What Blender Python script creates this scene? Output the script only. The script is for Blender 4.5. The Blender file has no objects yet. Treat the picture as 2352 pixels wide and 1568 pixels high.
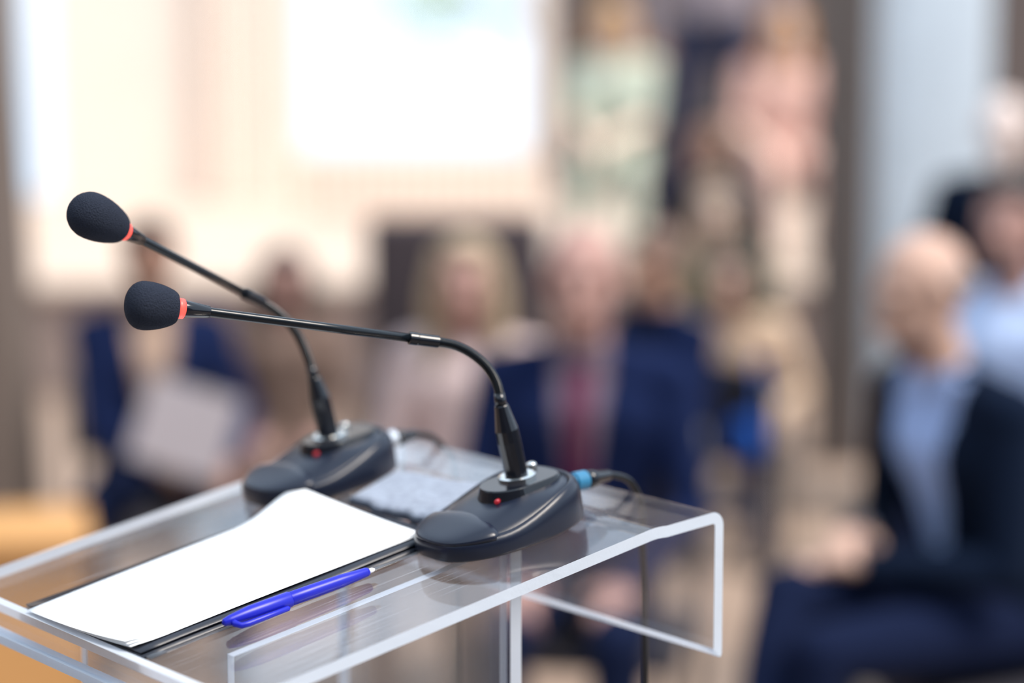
import bpy, bmesh, math, random
import numpy as np
from mathutils import Vector, Matrix
random.seed(7)
S = bpy.context.scene
COL = S.collection

# ------------------------------------------------------------------ camera
FPX, HOR, HC, PSI = 5553.0, 7.0, 1.85, math.radians(38)
PITCH = math.atan((784 - HOR) / FPX)
cam_d = bpy.data.cameras.new('camera')
cam = bpy.data.objects.new('camera', cam_d); COL.objects.link(cam)
cam.location = (0, 0, HC); cam.rotation_euler = (math.pi / 2 - PITCH, 0, 0)
cam_d.sensor_width = 36.0; cam_d.lens = 85.0
cam_d.clip_start = 0.05; cam_d.clip_end = 200
cam_d.dof.use_dof = True
cam_d.dof.focus_distance = 1.99
cam_d.dof.aperture_fstop = 1.6
cam_d.dof.aperture_blades = 0
S.camera = cam

# ------------------------------------------------------------------ world, sun, exposure
w = bpy.data.worlds.new('sky'); S.world = w; w.use_nodes = True
bg = w.node_tree.nodes['Background']
bg.inputs[0].default_value = (0.72, 0.87, 1.05, 1); bg.inputs[1].default_value = 0.92
sd = bpy.data.lights.new('sun', 'SUN'); sd.energy = 2.9; sd.angle = math.radians(25); sd.color = (1.0, 0.90, 0.80)
sun = bpy.data.objects.new('sun', sd); COL.objects.link(sun)
sun.rotation_euler = Vector((0.50, -0.24, 0.83)).to_track_quat('Z', 'Y').to_euler()
sun.location = (5, -5, 9)
vs = S.view_settings
vs.view_transform = 'Standard'; vs.look = 'None'; vs.exposure = 0.75; vs.gamma = 1.0; vs.use_curve_mapping = False

# ------------------------------------------------------------------ pixel helpers
C = Vector((0, 0, HC))
FW = Vector((0, math.cos(PITCH), -math.sin(PITCH))); UP = Vector((0, math.sin(PITCH), math.cos(PITCH)))
def ray(x, y): return FW + Vector((1, 0, 0)) * ((x - 1176) / FPX) - UP * ((y - 784) / FPX)
def at(x, y, depth): return C + ray(x, y) * depth
def at_y(x, y, Y): d = ray(x, y); return C + d * (Y / d.y)
UU = Vector((math.cos(PSI), math.sin(PSI), 0)); VV = Vector((-math.sin(PSI), math.cos(PSI), 0))
O = at(1650, 1190, 2.09)                    # near front ridge corner of the lectern top
SL = 0.1846; UB = -0.0716                   # slope of reading surface, fold line
def plate_z(u): return -0.0077 + SL * (u + 0.1232)
def L(u, v, z): return O + UU * u + VV * v + Vector((0, 0, z))
def on_v(x, y, vv):                         # pixel -> lectern coordinates in the vertical plane v = vv
    d = ray(x, y); t = (O + VV * vv - C).dot(VV) / d.dot(VV); P = C + d * t - O
    return Vector((P.dot(UU), vv, P.z))
def on_plate(x, y, off=0.0):
    d = ray(x, y); n = Vector((0, 0, 1)) - UU * SL
    t = (L(-0.1232, 0, -0.0077 + off) - C).dot(n) / d.dot(n); P = C + d * t - O
    return Vector((P.dot(UU), P.dot(VV), P.z))
LM = Matrix.Translation(O) @ Matrix.Rotation(PSI, 4, 'Z')      # lectern frame (u, v, z)

# ------------------------------------------------------------------ materials
MATS = {}
def mat(name, col, rough=0.6, metal=0.0, spec=0.5, noise=0.0, nscale=8.0, bump=0.0, bscale=200.0, sheen=0.0,
        emit=None, estr=0.0, coat=0.0, stretch=None, col2=None):
    if name in MATS: return MATS[name]
    m = bpy.data.materials.new(name); m.use_nodes = True; nt = m.node_tree; b = nt.nodes['Principled BSDF']
    b.inputs['Base Color'].default_value = (*col, 1); b.inputs['Roughness'].default_value = rough
    b.inputs['Metallic'].default_value = metal; b.inputs['Specular IOR Level'].default_value = spec
    if sheen: b.inputs['Sheen Weight'].default_value = sheen
    if coat: b.inputs['Coat Weight'].default_value = coat; b.inputs['Coat Roughness'].default_value = 0.1
    if emit: b.inputs['Emission Color'].default_value = (*emit, 1); b.inputs['Emission Strength'].default_value = estr
    tc = nt.nodes.new('ShaderNodeTexCoord'); src = tc.outputs['Object']
    if stretch:
        mp = nt.nodes.new('ShaderNodeMapping'); mp.inputs['Scale'].default_value = stretch
        nt.links.new(src, mp.inputs[0]); src = mp.outputs[0]
    n = nt.nodes.new('ShaderNodeTexNoise'); n.inputs['Scale'].default_value = nscale; n.inputs['Detail'].default_value = 4
    nt.links.new(src, n.inputs['Vector'])
    r = nt.nodes.new('ShaderNodeMix'); r.data_type = 'RGBA'
    c2 = col2 if col2 else tuple(max(0, c * (1 - max(noise, 0.06))) for c in col)
    r.inputs['A'].default_value = (*col, 1); r.inputs['B'].default_value = (*c2, 1)
    nt.links.new(n.outputs['Fac'], r.inputs['Factor']); nt.links.new(r.outputs['Result'], b.inputs['Base Color'])
    if bump:
        n2 = nt.nodes.new('ShaderNodeTexNoise'); n2.inputs['Scale'].default_value = bscale; n2.inputs['Detail'].default_value = 3
        nt.links.new(src, n2.inputs['Vector'])
        bp = nt.nodes.new('ShaderNodeBump'); bp.inputs['Strength'].default_value = bump; bp.inputs['Distance'].default_value = 0.002
        nt.links.new(n2.outputs['Fac'], bp.inputs['Height']); nt.links.new(bp.outputs[0], b.inputs['Normal'])
    MATS[name] = m; return m

def both_sides(nt, fr, ior):
    # same Fresnel curve on the entry and the exit face of a sheet
    g = nt.nodes.new('ShaderNodeNewGeometry'); mr = nt.nodes.new('ShaderNodeMapRange')
    mr.inputs['To Min'].default_value = ior; mr.inputs['To Max'].default_value = 1 / ior
    nt.links.new(g.outputs['Backfacing'], mr.inputs['Value']); nt.links.new(mr.outputs[0], fr.inputs['IOR'])
def acrylic(name, tint, haze, scratch):
    """clear sheet: straight see-through, Fresnel reflection, and fine scratches along the sheet"""
    m = bpy.data.materials.new(name); m.use_nodes = True; nt = m.node_tree; nt.nodes.clear()
    out = nt.nodes.new('ShaderNodeOutputMaterial')
    tr = nt.nodes.new('ShaderNodeBsdfTransparent'); tr.inputs[0].default_value = (*tint, 1)
    gl = nt.nodes.new('ShaderNodeBsdfGlossy'); gl.inputs['Roughness'].default_value = 0.04
    df = nt.nodes.new('ShaderNodeBsdfDiffuse'); df.inputs[0].default_value = (0.80, 0.83, 0.9, 1)
    fr = nt.nodes.new('ShaderNodeFresnel'); both_sides(nt, fr, 1.51)
    tc = nt.nodes.new('ShaderNodeTexCoord'); mp = nt.nodes.new('ShaderNodeMapping')
    mp.inputs['Scale'].default_value = (9, 420, 9); mp.inputs['Rotation'].default_value = (0, 0, math.radians(4))
    n = nt.nodes.new('ShaderNodeTexNoise'); n.inputs['Scale'].default_value = 1.0; n.inputs['Detail'].default_value = 5
    rp = nt.nodes.new('ShaderNodeValToRGB'); rp.color_ramp.elements[0].position = 0.56; rp.color_ramp.elements[1].position = 0.80
    n2 = nt.nodes.new('ShaderNodeTexNoise'); n2.inputs['Scale'].default_value = 9.0
    rp2 = nt.nodes.new('ShaderNodeValToRGB'); rp2.color_ramp.elements[0].position = 0.42; rp2.color_ramp.elements[1].position = 0.66
    mu = nt.nodes.new('ShaderNodeMath'); mu.operation = 'MULTIPLY'
    ma = nt.nodes.new('ShaderNodeMath'); ma.operation = 'MULTIPLY_ADD'; ma.inputs[1].default_value = scratch; ma.inputs[2].default_value = haze
    k = nt.links.new
    k(tc.outputs['Object'], mp.inputs[0]); k(mp.outputs[0], n.inputs['Vector']); k(n.outputs['Fac'], rp.inputs[0])
    k(tc.outputs['Object'], n2.inputs['Vector']); k(n2.outputs['Fac'], rp2.inputs[0])
    k(rp.outputs[0], mu.inputs[0]); k(rp2.outputs[0], mu.inputs[1]); k(mu.outputs[0], ma.inputs[0])
    m1 = nt.nodes.new('ShaderNodeMixShader'); m2 = nt.nodes.new('ShaderNodeMixShader')
    k(ma.outputs[0], m1.inputs[0]); k(tr.outputs[0], m1.inputs[1]); k(df.outputs[0], m1.inputs[2])
    k(fr.outputs[0], m2.inputs[0]); k(m1.outputs[0], m2.inputs[1]); k(gl.outputs[0], m2.inputs[2]); k(m2.outputs[0], out.inputs[0])
    MATS[name] = m; return m

def window_glass(name):
    m = bpy.data.materials.new(name); m.use_nodes = True; nt = m.node_tree; nt.nodes.clear()
    out = nt.nodes.new('ShaderNodeOutputMaterial'); tr = nt.nodes.new('ShaderNodeBsdfTransparent')
    gl = nt.nodes.new('ShaderNodeBsdfGlossy'); gl.inputs['Roughness'].default_value = 0.02
    fr = nt.nodes.new('ShaderNodeFresnel'); both_sides(nt, fr, 1.3)
    mx = nt.nodes.new('ShaderNodeMixShader'); k = nt.links.new
    k(fr.outputs[0], mx.inputs[0]); k(tr.outputs[0], mx.inputs[1]); k(gl.outputs[0], mx.inputs[2]); k(mx.outputs[0], out.inputs[0])
    return m

def paper_mat():
    """white sheet with very faint rows of small print"""
    m = bpy.data.materials.new('paper_white'); m.use_nodes = True; nt = m.node_tree; b = nt.nodes['Principled BSDF']
    b.inputs['Roughness'].default_value = 0.75; b.inputs['Specular IOR Level'].default_value = 0.2
    tc = nt.nodes.new('ShaderNodeTexCoord'); sp = nt.nodes.new('ShaderNodeSeparateXYZ'); k = nt.links.new
    k(tc.outputs['UV'], sp.inputs[0])
    w1 = nt.nodes.new('ShaderNodeMath'); w1.operation = 'MULTIPLY'; w1.inputs[1].default_value = 42
    fr = nt.nodes.new('ShaderNodeMath'); fr.operation = 'FRACT'
    gt = nt.nodes.new('ShaderNodeMath'); gt.operation = 'GREATER_THAN'; gt.inputs[1].default_value = 0.62
    k(sp.outputs[0], w1.inputs[0]); k(w1.outputs[0], fr.inputs[0]); k(fr.outputs[0], gt.inputs[0])
    n = nt.nodes.new('ShaderNodeTexNoise'); n.inputs['Scale'].default_value = 1.0; n.inputs['Detail'].default_value = 3
    mp = nt.nodes.new('ShaderNodeMapping'); mp.inputs['Scale'].default_value = (42, 60, 1)
    k(tc.outputs['UV'], mp.inputs[0]); k(mp.outputs[0], n.inputs['Vector'])
    g2 = nt.nodes.new('ShaderNodeMath'); g2.operation = 'GREATER_THAN'; g2.inputs[1].default_value = 0.5; k(n.outputs['Fac'], g2.inputs[0])
    mu = nt.nodes.new('ShaderNodeMath'); mu.operation = 'MULTIPLY'; k(gt.outputs[0], mu.inputs[0]); k(g2.outputs[0], mu.inputs[1])
    mx = nt.nodes.new('ShaderNodeMix'); mx.data_type = 'RGBA'
    mx.inputs['A'].default_value = (0.92, 0.94, 0.95, 1); mx.inputs['B'].default_value = (0.80, 0.83, 0.88, 1)
    k(mu.outputs[0], mx.inputs['Factor']); k(mx.outputs['Result'], b.inputs['Base Color'])
    MATS['paper'] = m; return m

ACR = acrylic('clear_acrylic', (0.97, 0.975, 0.99), 0.012, 0.30)
ACR2 = acrylic('clear_acrylic_upright', (0.97, 0.975, 0.985), 0.012, 0.06)
EDGE = mat('frosted_acrylic_edge', (0.80, 0.87, 0.95), 0.35, noise=0.10, nscale=40, bump=0.15, bscale=260, stretch=(1, 6, 1))
def make_translucent(m, f):
    nt = m.node_tree; b = nt.nodes['Principled BSDF']; out = nt.nodes['Material Output']
    t = nt.nodes.new('ShaderNodeBsdfTranslucent'); t.inputs[0].default_value = (0.86, 0.92, 1.0, 1)
    mx = nt.nodes.new('ShaderNodeMixShader'); mx.inputs[0].default_value = f
    nt.links.new(b.outputs[0], mx.inputs[1]); nt.links.new(t.outputs[0], mx.inputs[2]); nt.links.new(mx.outputs[0], out.inputs[0])
make_translucent(EDGE, 0.45)
PAPER = paper_mat()
BLACK_RUB = mat('black_rubberised_plastic', (0.007, 0.011, 0.026), 0.28, spec=0.42, noise=0.2, nscale=60, bump=0.06, bscale=1800)
BLACK_GLOSS = mat('black_gloss_plastic', (0.006, 0.008, 0.013), 0.16, noise=0.1)
GOOSE = mat('black_gooseneck', (0.006, 0.009, 0.013), 0.22, spec=0.35, noise=0.1)
CHROME = mat('worn_chrome', (0.75, 0.76, 0.74), 0.18, metal=1.0)
FOAM = mat('black_foam', (0.016, 0.020, 0.032), 0.95, noise=0.5, nscale=900, bump=1.0, bscale=900, spec=0.1, col2=(0.035, 0.043, 0.065))
RED_RING = mat('red_lit_ring', (0.55, 0.05, 0.04), 0.4, emit=(1.0, 0.11, 0.08), estr=0.62)
RED_LED = mat('red_led', (0.25, 0.01, 0.02), 0.3, emit=(1.0, 0.05, 0.08), estr=0.12)

# ------------------------------------------------------------------ mesh helpers
def new_obj(name, me, m, parent=None, mw=None, smooth=False):
    o = bpy.data.objects.new(name, me); COL.objects.link(o)
    if m is not None:
        for mm in (m if isinstance(m, (list, tuple)) else [m]): me.materials.append(mm)
    if parent: o.parent = parent
    if mw is not None: o.matrix_world = mw
    if smooth: me.polygons.foreach_set('use_smooth', [True] * len(me.polygons))
    return o
def mesh_from(name, vs_, fs, m, parent=None, mw=None, smooth=False, mi=None):
    me = bpy.data.meshes.new(name); me.from_pydata([tuple(p) for p in vs_], [], fs); me.update()
    bm = bmesh.new(); bm.from_mesh(me); bmesh.ops.recalc_face_normals(bm, faces=bm.faces[:]); bm.to_mesh(me); bm.free()
    o = new_obj(name, me, m, parent, mw, smooth)
    if mi: me.polygons.foreach_set('material_index', mi)
    return o
def empty(name, loc=(0, 0, 0), rz=0.0, mw=None):
    e = bpy.data.objects.new(name, None); COL.objects.link(e); e.empty_display_size = 0.05
    e.location = loc; e.rotation_euler = (0, 0, rz)
    if mw is not None: e.matrix_world = mw
    return e
def tag(o, label, cat, group=None):
    o['label'] = label; o['category'] = cat
    if group: o['group'] = group
    return o
def struct(o): o['kind'] = 'structure'; return o
def box_vf(x0, x1, y0, y1, z0, z1):
    v = [(x0, y0, z0), (x1, y0, z0), (x1, y1, z0), (x0, y1, z0), (x0, y0, z1), (x1, y0, z1), (x1, y1, z1), (x0, y1, z1)]
    return v, [(0, 3, 2, 1), (4, 5, 6, 7), (0, 1, 5, 4), (1, 2, 6, 5), (2, 3, 7, 6), (3, 0, 4, 7)]
def box(name, x0, x1, y0, y1, z0, z1, m, parent=None, bev=0.0, mw=None):
    v, f = box_vf(x0, x1, y0, y1, z0, z1)
    o = mesh_from(name, v, f, m, parent, mw)
    if bev:
        b = o.modifiers.new('bevel', 'BEVEL'); b.width = bev; b.segments = 3; b.limit_method = 'ANGLE'
        o.data.polygons.foreach_set('use_smooth', [True] * 6)
    return o
def frame_at(t, ref=Vector((0, 0, 1))):
    t = t.normalized(); a = t.cross(ref)
    if a.length < 1e-4: a = t.cross(Vector((1, 0, 0)))
    a.normalize(); return a, a.cross(t).normalized()
def tube_vf(pts, rad, seg=20, cap=True):
    pts = [Vector(p) for p in pts]; n = len(pts); vs_, fs = [], []; ref = None
    for i, p in enumerate(pts):
        t = (pts[min(i + 1, n - 1)] - pts[max(i - 1, 0)])
        a, b = frame_at(t, Vector((0, 1, 0)) if abs(t.normalized().y) < 0.95 else Vector((1, 0, 0)))
        if ref is not None and a.dot(ref) < 0: a, b = -a, -b
        ref = a; r = rad[i] if isinstance(rad, (list, tuple)) else rad
        for k in range(seg):
            th = 2 * math.pi * k / seg; vs_.append(p + (a * math.cos(th) + b * math.sin(th)) * r)
    for i in range(n - 1):
        for k in range(seg):
            k2 = (k + 1) % seg; fs.append((i * seg + k, i * seg + k2, (i + 1) * seg + k2, (i + 1) * seg + k))
    if cap:
        fs.append(tuple(range(seg))[::-1]); fs.append(tuple((n - 1) * seg + k for k in range(seg)))
    return vs_, fs
def tube(name, pts, rad, m, parent=None, seg=20, smooth=True, auto=None):
    v, f = tube_vf(pts, rad, seg); o = mesh_from(name, v, f, m, parent, smooth=smooth)
    return o
def catmull(P, per=8):
    P = [Vector(p) for p in P]; out = []
    for i in range(len(P) - 1):
        p0, p1, p2, p3 = P[max(i - 1, 0)], P[i], P[i + 1], P[min(i + 2, len(P) - 1)]
        for k in range(per):
            t = k / per
            out.append(0.5 * ((2 * p1) + (p2 - p0) * t + (2 * p0 - 5 * p1 + 4 * p2 - p3) * t * t + (3 * p1 - p0 - 3 * p2 + p3) * t ** 3))
    out.append(P[-1]); return out

# ================================================================== THE SETTING
GROUND = 0.0; TER = 0.55
def pl(name, vs_, m): return struct(mesh_from(name, vs_, [tuple(range(len(vs_)))], m))
M_FLOOR = mat('sandy_stone_floor', (0.40, 0.29, 0.22), 0.8, noise=0.35, nscale=3.0, bump=0.2, bscale=60)
M_TER = mat('terrace_stone', (0.36, 0.28, 0.25), 0.8, noise=0.25, nscale=2.0, bump=0.2, bscale=40)
M_CREAM = mat('cream_plaster', (0.95, 0.83, 0.72), 0.85, noise=0.10, nscale=1.6, bump=0.2, bscale=40)
M_DARKW = mat('brown_plaster', (0.12, 0.095, 0.088), 0.85, noise=0.25, nscale=1.5, bump=0.2, bscale=40)
M_STAGE = mat('stage_boards', (0.18, 0.14, 0.11), 0.6, noise=0.3, nscale=4, stretch=(1, 12, 1))

o = box('floor', -9, 9, 3.2, 17, -0.10, 0.0, M_FLOOR); struct(o)
o = box('floor_stage', -4, 4, -2.5, 3.2, -0.10, 0.20, M_STAGE); struct(o)
o = box('floor_terrace', -9, 9, 11.3, 16.0, 0.0, TER - 0.04, M_TER); struct(o)
M_SUNLIT = mat('sunlit_terrace_top', (0.62, 0.50, 0.41), 0.85, noise=0.15, nscale=2, bump=0.2, bscale=30)  # terrace top made paler than its face: sunlight put into the colour
o = box('floor_terrace_sunlit', -9, 9, 11.25, 16.0, TER - 0.04, TER, M_SUNLIT); struct(o)

M_LIGHT_BLOCK = mat('dark_light_block_plaster', (0.16, 0.13, 0.12), 0.85, noise=0.2, nscale=1.5, bump=0.2, bscale=40)  # dark colour for the unseen walls added to cut low light
struct(box('wall_left_added', -9.25, -9, -4, 16, 0, 5.2, M_LIGHT_BLOCK)); struct(box('wall_right_added', 9, 9.25, -4, 16, 0, 2.4, M_LIGHT_BLOCK))  # unseen side walls, added to block light; right one kept low for sky
struct(box('wall_front_added', -9, 9, -4.25, -4, 0, 5.2, M_LIGHT_BLOCK)); struct(box('floor_hall', -9, 9, -4, -2.5, -0.1, 0, M_FLOOR))  # unseen wall behind the camera, added to darken light and reflections
struct(box('floor_side', -9, -4, -2.5, 3.2, -0.1, 0, M_FLOOR)); struct(box('floor_side', 4, 9, -2.5, 3.2, -0.1, 0, M_FLOOR))
# back wall, in pieces around its openings (all on the plane Y = 16)
YW = 16.0
def wx(px): return at_y(px, 400, YW).x
def wz(py): return at_y(1176, py, YW).z
xa, xb, xc, xd, xe = wx(45), wx(128), wx(685), wx(1222), wx(1262)
zs, zt = wz(352), 7.0
def wallbox(name, x0, x1, z0, z1, m): return struct(box(name, x0, x1, YW, YW + 0.25, z0, z1, m))
wallbox('wall_back', xb, xc, TER, zt, M_CREAM)
wallbox('wall_back_sill', xc, xd, TER, zs, M_CREAM)
wallbox('wall_back_pier', xd, xe, TER, zt, M_CREAM)
wallbox('wall_back_lintel', xc, xd, 6.4, zt, M_CREAM)
wallbox('wall_back_left', -9, xa, TER, zt, M_CREAM)
wallbox('wall_back_right', xe, 9, TER, zt, M_DARKW)

M_FRAME = mat('pale_window_frame', (0.78, 0.76, 0.74), 0.5, noise=0.08)
GLASS = window_glass('window_glass')
def window(name, x0, x1, z0, z1, mull):
    e = struct(empty(name, ((x0 + x1) / 2, YW + 0.10, z0)))
    hw, h = (x1 - x0) / 2, z1 - z0
    f = 0.03
    for (a, b_, c_, d_) in ((-hw, -hw + f, 0, h), (hw - f, hw, 0, h), (-hw + f, hw - f, 0, f), (-hw + f, hw - f, h - f, h)):
        box('window_frame', a, b_, -0.03, 0.03, c_, d_, M_FRAME, e)
    for q in range(mull):
        x = -hw + 2 * hw * (q + 1) / (mull + 1)
        box('window_bar', x - 0.012, x + 0.012, -0.02, 0.02, f, h - f, M_FRAME, e)
    v, fc = box_vf(-hw + f, hw - f, -0.003, 0.003, f, h - f)
    mesh_from('pane', v, fc, GLASS, e)
    return e
window('window_1', xc, xd, zs, 6.4, 0)
window('window_2', xa, xb, TER, zt - 0.3, 0)

# pillars
M_PILB = mat('brown_stone_pillar', (0.155, 0.118, 0.098), 0.85, noise=0.2, nscale=3, bump=0.3, bscale=50)
M_PILR = mat('taupe_pillar', (0.125, 0.105, 0.098), 0.85, noise=0.2, nscale=3, bump=0.3, bscale=50)
M_PILG = mat('grey_roughcast_pillar', (0.72, 0.82, 0.90), 0.9, noise=0.22, nscale=9, bump=0.8, bscale=30)
def taper_pillar(name, Yn, xr_top, xr_bot, width, depth, m, ytop=0, ybot=860):
    """square pillar whose right face leans as in the photograph"""
    a, b_ = at_y(xr_top, ytop, Yn + depth), at_y(xr_bot, ybot, Yn + depth)
    k = (b_.x - a.x) / (a.z - b_.z)
    ztop = 4.2; xt = a.x - k * (ztop - a.z); xb_ = a.x + k * a.z
    vs_ = [(xb_ - width, Yn, 0), (xb_, Yn, 0), (xb_, Yn + depth, 0), (xb_ - width, Yn + depth, 0),
           (xt - width, Yn, ztop), (xt, Yn, ztop), (xt, Yn + depth, ztop), (xt - width, Yn + depth, ztop)]
    o = mesh_from(name, vs_, [(0, 3, 2, 1), (4, 5, 6, 7), (0, 1, 5, 4), (1, 2, 6, 5), (2, 3, 7, 6), (3, 0, 4, 7)], m)
    b = o.modifiers.new('bevel', 'BEVEL'); b.width = 0.02; b.segments = 2
    return o
tag(taper_pillar('stone_pillar', 6.6, 40, 92, 0.55, 0.5, M_PILB), 'brown tapered stone pillar at the left edge beside the bright gap', 'pillar')
p0, p1 = at_y(1872, 400, 9.9), at_y(2006, 400, 9.6)
tag(box('square_pillar', p0.x, p1.x, 9.6, 9.9, 0, 4.2, M_PILR, None, 0.015), 'dark taupe pillar, narrower and browner one beside the pale grey pillar', 'pillar')
p0, p1 = at_y(2000, 400, 9.0), at_y(2272, 400, 8.6)
tag(box('square_pillar', p0.x, p1.x, 8.6, 9.0, 0, 4.2, M_PILG, None, 0.015), 'wide pale blue-grey roughcast pillar behind the bald man', 'pillar')

# curtain left of the big window, and balusters below it
M_CURT = mat('peach_curtain', (0.92, 0.78, 0.67), 0.9, noise=0.12, nscale=5)
def curtain(x0, x1, z0, z1, Y, label):
    n = 90; vs_, fs = [], []
    for i in range(n + 1):
        x = x0 + (x1 - x0) * i / n; y = Y + 0.012 * math.sin(i * 0.55) + 0.01 * math.sin(i * 0.21 + 1)
        for dy in (0, 0.006): vs_ += [(x, y + dy, z0), (x, y + dy, z1)]
    for i in range(n):
        a, b_ = i * 4, i * 4 + 4
        fs += [(a, b_, b_ + 1, a + 1), (a + 2, a + 3, b_ + 3, b_ + 2), (a, a + 2, b_ + 2, b_), (a + 1, b_ + 1, b_ + 3, a + 3)]
    fs += [(0, 1, 3, 2), (n * 4, n * 4 + 2, n * 4 + 3, n * 4 + 1)]
    e = empty('curtain', ((x0 + x1) / 2, Y, z0)); mi = Matrix.Translation(-e.location)
    c = mesh_from('drape', [mi @ Vector(v) for v in vs_], fs, M_CURT, e)
    v, f = tube_vf([((x0 - x1) / 2 - 0.05, 0, z1 - z0 + 0.01), ((x1 - x0) / 2 + 0.05, 0, z1 - z0 + 0.01)], 0.014, 10)
    mesh_from('curtain_rod', v, f, M_FRAME, e, smooth=True)
    tag(e, label, 'curtain')
curtain(wx(470), wx(680), TER + 0.01, 4.0, YW - 0.10, 'pleated peach curtain hanging left of the big bright window')
M_RAIL = mat('beige_railing', (0.66, 0.50, 0.40), 0.6, noise=0.1)
RY = 14.6
rl, rr = at_y(690, 420, RY).x, at_y(1236, 420, RY).x; rt = at_y(1000, 362, RY).z
e = empty('railing', ((rl + rr) / 2, RY, TER)); hw = (rr - rl) / 2; hh = rt - TER
box('handrail', -hw, hw, -0.03, 0.03, hh - 0.045, hh, M_RAIL, e, 0.006)
box('bottom_rail', -hw, hw, -0.02, 0.02, 0.06, 0.10, M_RAIL, e, 0.004)
bal = None; nb = 15
for i in range(nb):
    x = -hw + 0.03 + (2 * hw - 0.06) * i / (nb - 1)
    if bal is None:
        bal = box('baluster', -0.016, 0.016, -0.016, 0.016, 0.0, hh - 0.045, M_RAIL, e); b_ = bal
    else:
        b_ = bal.copy(); COL.objects.link(b_); b_.parent = e
    b_.location = (x, 0, 0.0)
tag(e, 'beige railing of slender balusters below the big bright window', 'railing')

# leafy tree outside the window (only its foliage shows, at the top of the opening)
M_LEAF = mat('sunny_leaf', (0.42, 0.55, 0.10), 0.7, noise=0.4, nscale=2)
M_BARK = mat('bark', (0.16, 0.11, 0.08), 0.9, noise=0.3, bump=0.4)
tp = at_y(985, 70, 21.0)
e = empty('tree', (tp.x, 21.0, 0.0))
tube('trunk', [(1.25, 0, 0), (1.15, 0, 1.4), (0.75, 0.05, tp.z + 0.15), (0.1, 0.0, tp.z + 0.35)], [0.09, 0.08, 0.05, 0.03], M_BARK, e, 10)
vs_, fs = [], []
for i in range(420):
    d = Vector((random.gauss(0, 1), random.gauss(0, 1), random.gauss(0, 1))).normalized() * random.random() ** 0.4
    c = Vector((d.x * 0.55, d.y * 0.5, tp.z + 0.32 + d.z * 0.42)); a = Vector((random.gauss(0, 1), random.gauss(0, 1), random.gauss(0, 1))).normalized(); b_ = frame_at(a)[0]
    s = 0.05; k = len(vs_)
    vs_ += [c - a * s, c + b_ * s * 0.45, c + a * s, c - b_ * s * 0.45]; fs.append((k, k + 1, k + 2, k + 3))
lv = mesh_from('foliage', vs_, fs, M_LEAF, e); lv['kind'] = 'stuff'
tag(e, 'sunny green tree showing at the top of the big window', 'tree')

# ================================================================== LECTERN
T = 0.010; VW = 0.478; ULIP = -0.489
lect = empty('lectern', mw=Matrix.Translation(Vector((L(-0.25, 0.235, 0).x, L(-0.25, 0.235, 0).y, 0.20))) @ Matrix.Rotation(PSI, 4, 'Z'))
LI = lect.matrix_world.inverted() @ LM                      # lectern (u,v,z) -> lect local
def lp(u, v, z): return LI @ Vector((u, v, z))
# folded top: profile swept across v; cut faces frosted
def arc(c, r, a0, a1, n): return [(c[0] + r * math.cos(a0 + (a1 - a0) * i / n), c[1] + r * math.sin(a0 + (a1 - a0) * i / n)) for i in range(n + 1)]
HD = -0.124
prof_out = [(ULIP, plate_z(ULIP))]
# soft fold at UB
for i in range(7):
    t = i / 6; u_ = UB - 0.012 + 0.024 * t
    za = plate_z(UB - 0.012); zb = 0.0018 - (0.0018 / -UB) * (0.012)
    zz = (1 - t) ** 2 * za + 2 * t * (1 - t) * 0.0024 + t * t * zb
    prof_out.append((u_, zz))
prof_out += arc((-0.0065, -0.0065), 0.0125, math.pi / 2, 0, 8)
prof_out += [(0.006, HD + 0.003), (0.0045, HD)]
def offs(pr, d):
    out = []
    for i, (a, b_) in enumerate(pr):
        p_, n_ = pr[max(i - 1, 0)], pr[min(i + 1, len(pr) - 1)]
        t = Vector((n_[0] - p_[0], n_[1] - p_[1])).normalized(); out.append((a + t.y * d, b_ - t.x * d))
    return out
pin = offs(prof_out, T)
# keep the inside corner square-ish
pin2 = []
for (a, b_) in pin:
    pin2.append((min(a, 0.006 - T) if b_ < -T or a > 0.006 - T else a, b_))
pin = pin2
pin[-1] = (pin[-1][0], HD + 0.009)
n = len(prof_out); vs_, fs, mi = [], [], []
for vv in (0.0, VW):
    for a, b_ in prof_out: vs_.append(lp(a, vv, b_))
    for a, b_ in pin: vs_.append(lp(a, vv, b_))
for i in range(n - 1):
    fs += [(i, i + 1, 2 * n + i + 1, 2 * n + i), (n + i, 3 * n + i, 3 * n + i + 1, n + i + 1)]; mi += [0, 0]
    fs += [(i, n + i, n + i + 1, i + 1), (2 * n + i, 2 * n + i + 1, 3 * n + i + 1, 3 * n + i)]; mi += [1, 1]
fs += [(0, 2 * n, 3 * n, n), (n - 1, 2 * n - 1, 4 * n - 1, 3 * n - 1)]; mi += [1, 1]
top = mesh_from('lectern_top', vs_, fs, [ACR, EDGE], lect, mi=mi)
def panel(name, P8, edge_faces, parent=lect):
    """P8: bottom quad then top quad in lectern (u,v,z); faces listed in edge_faces are frosted"""
    f = [(0, 3, 2, 1), (4, 5, 6, 7), (0, 1, 5, 4), (1, 2, 6, 5), (2, 3, 7, 6), (3, 0, 4, 7)]
    return mesh_from(name, [lp(*p) for p in P8], f, [ACR2, EDGE], parent, mi=[1 if i in edge_faces else 0 for i in range(6)])
ZB = 0.20 - O.z + 0.014                          # top of foot plate, lectern z
def side_panel(v0):
    v1 = v0 + T; ua, ub = -0.425, -0.150
    za, zb = plate_z(ua) - T * 1.02, plate_z(ub) - T * 1.02
    panel('side_panel', [(ua, v0, ZB), (ub, v0, ZB), (ub, v1, ZB), (ua, v1, ZB), (ua, v0, za), (ub, v0, zb), (ub, v1, zb), (ua, v1, za)], (0, 1, 3, 5))
side_panel(0.105); side_panel(0.352)
ua, ub = -0.166, -0.150
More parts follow.
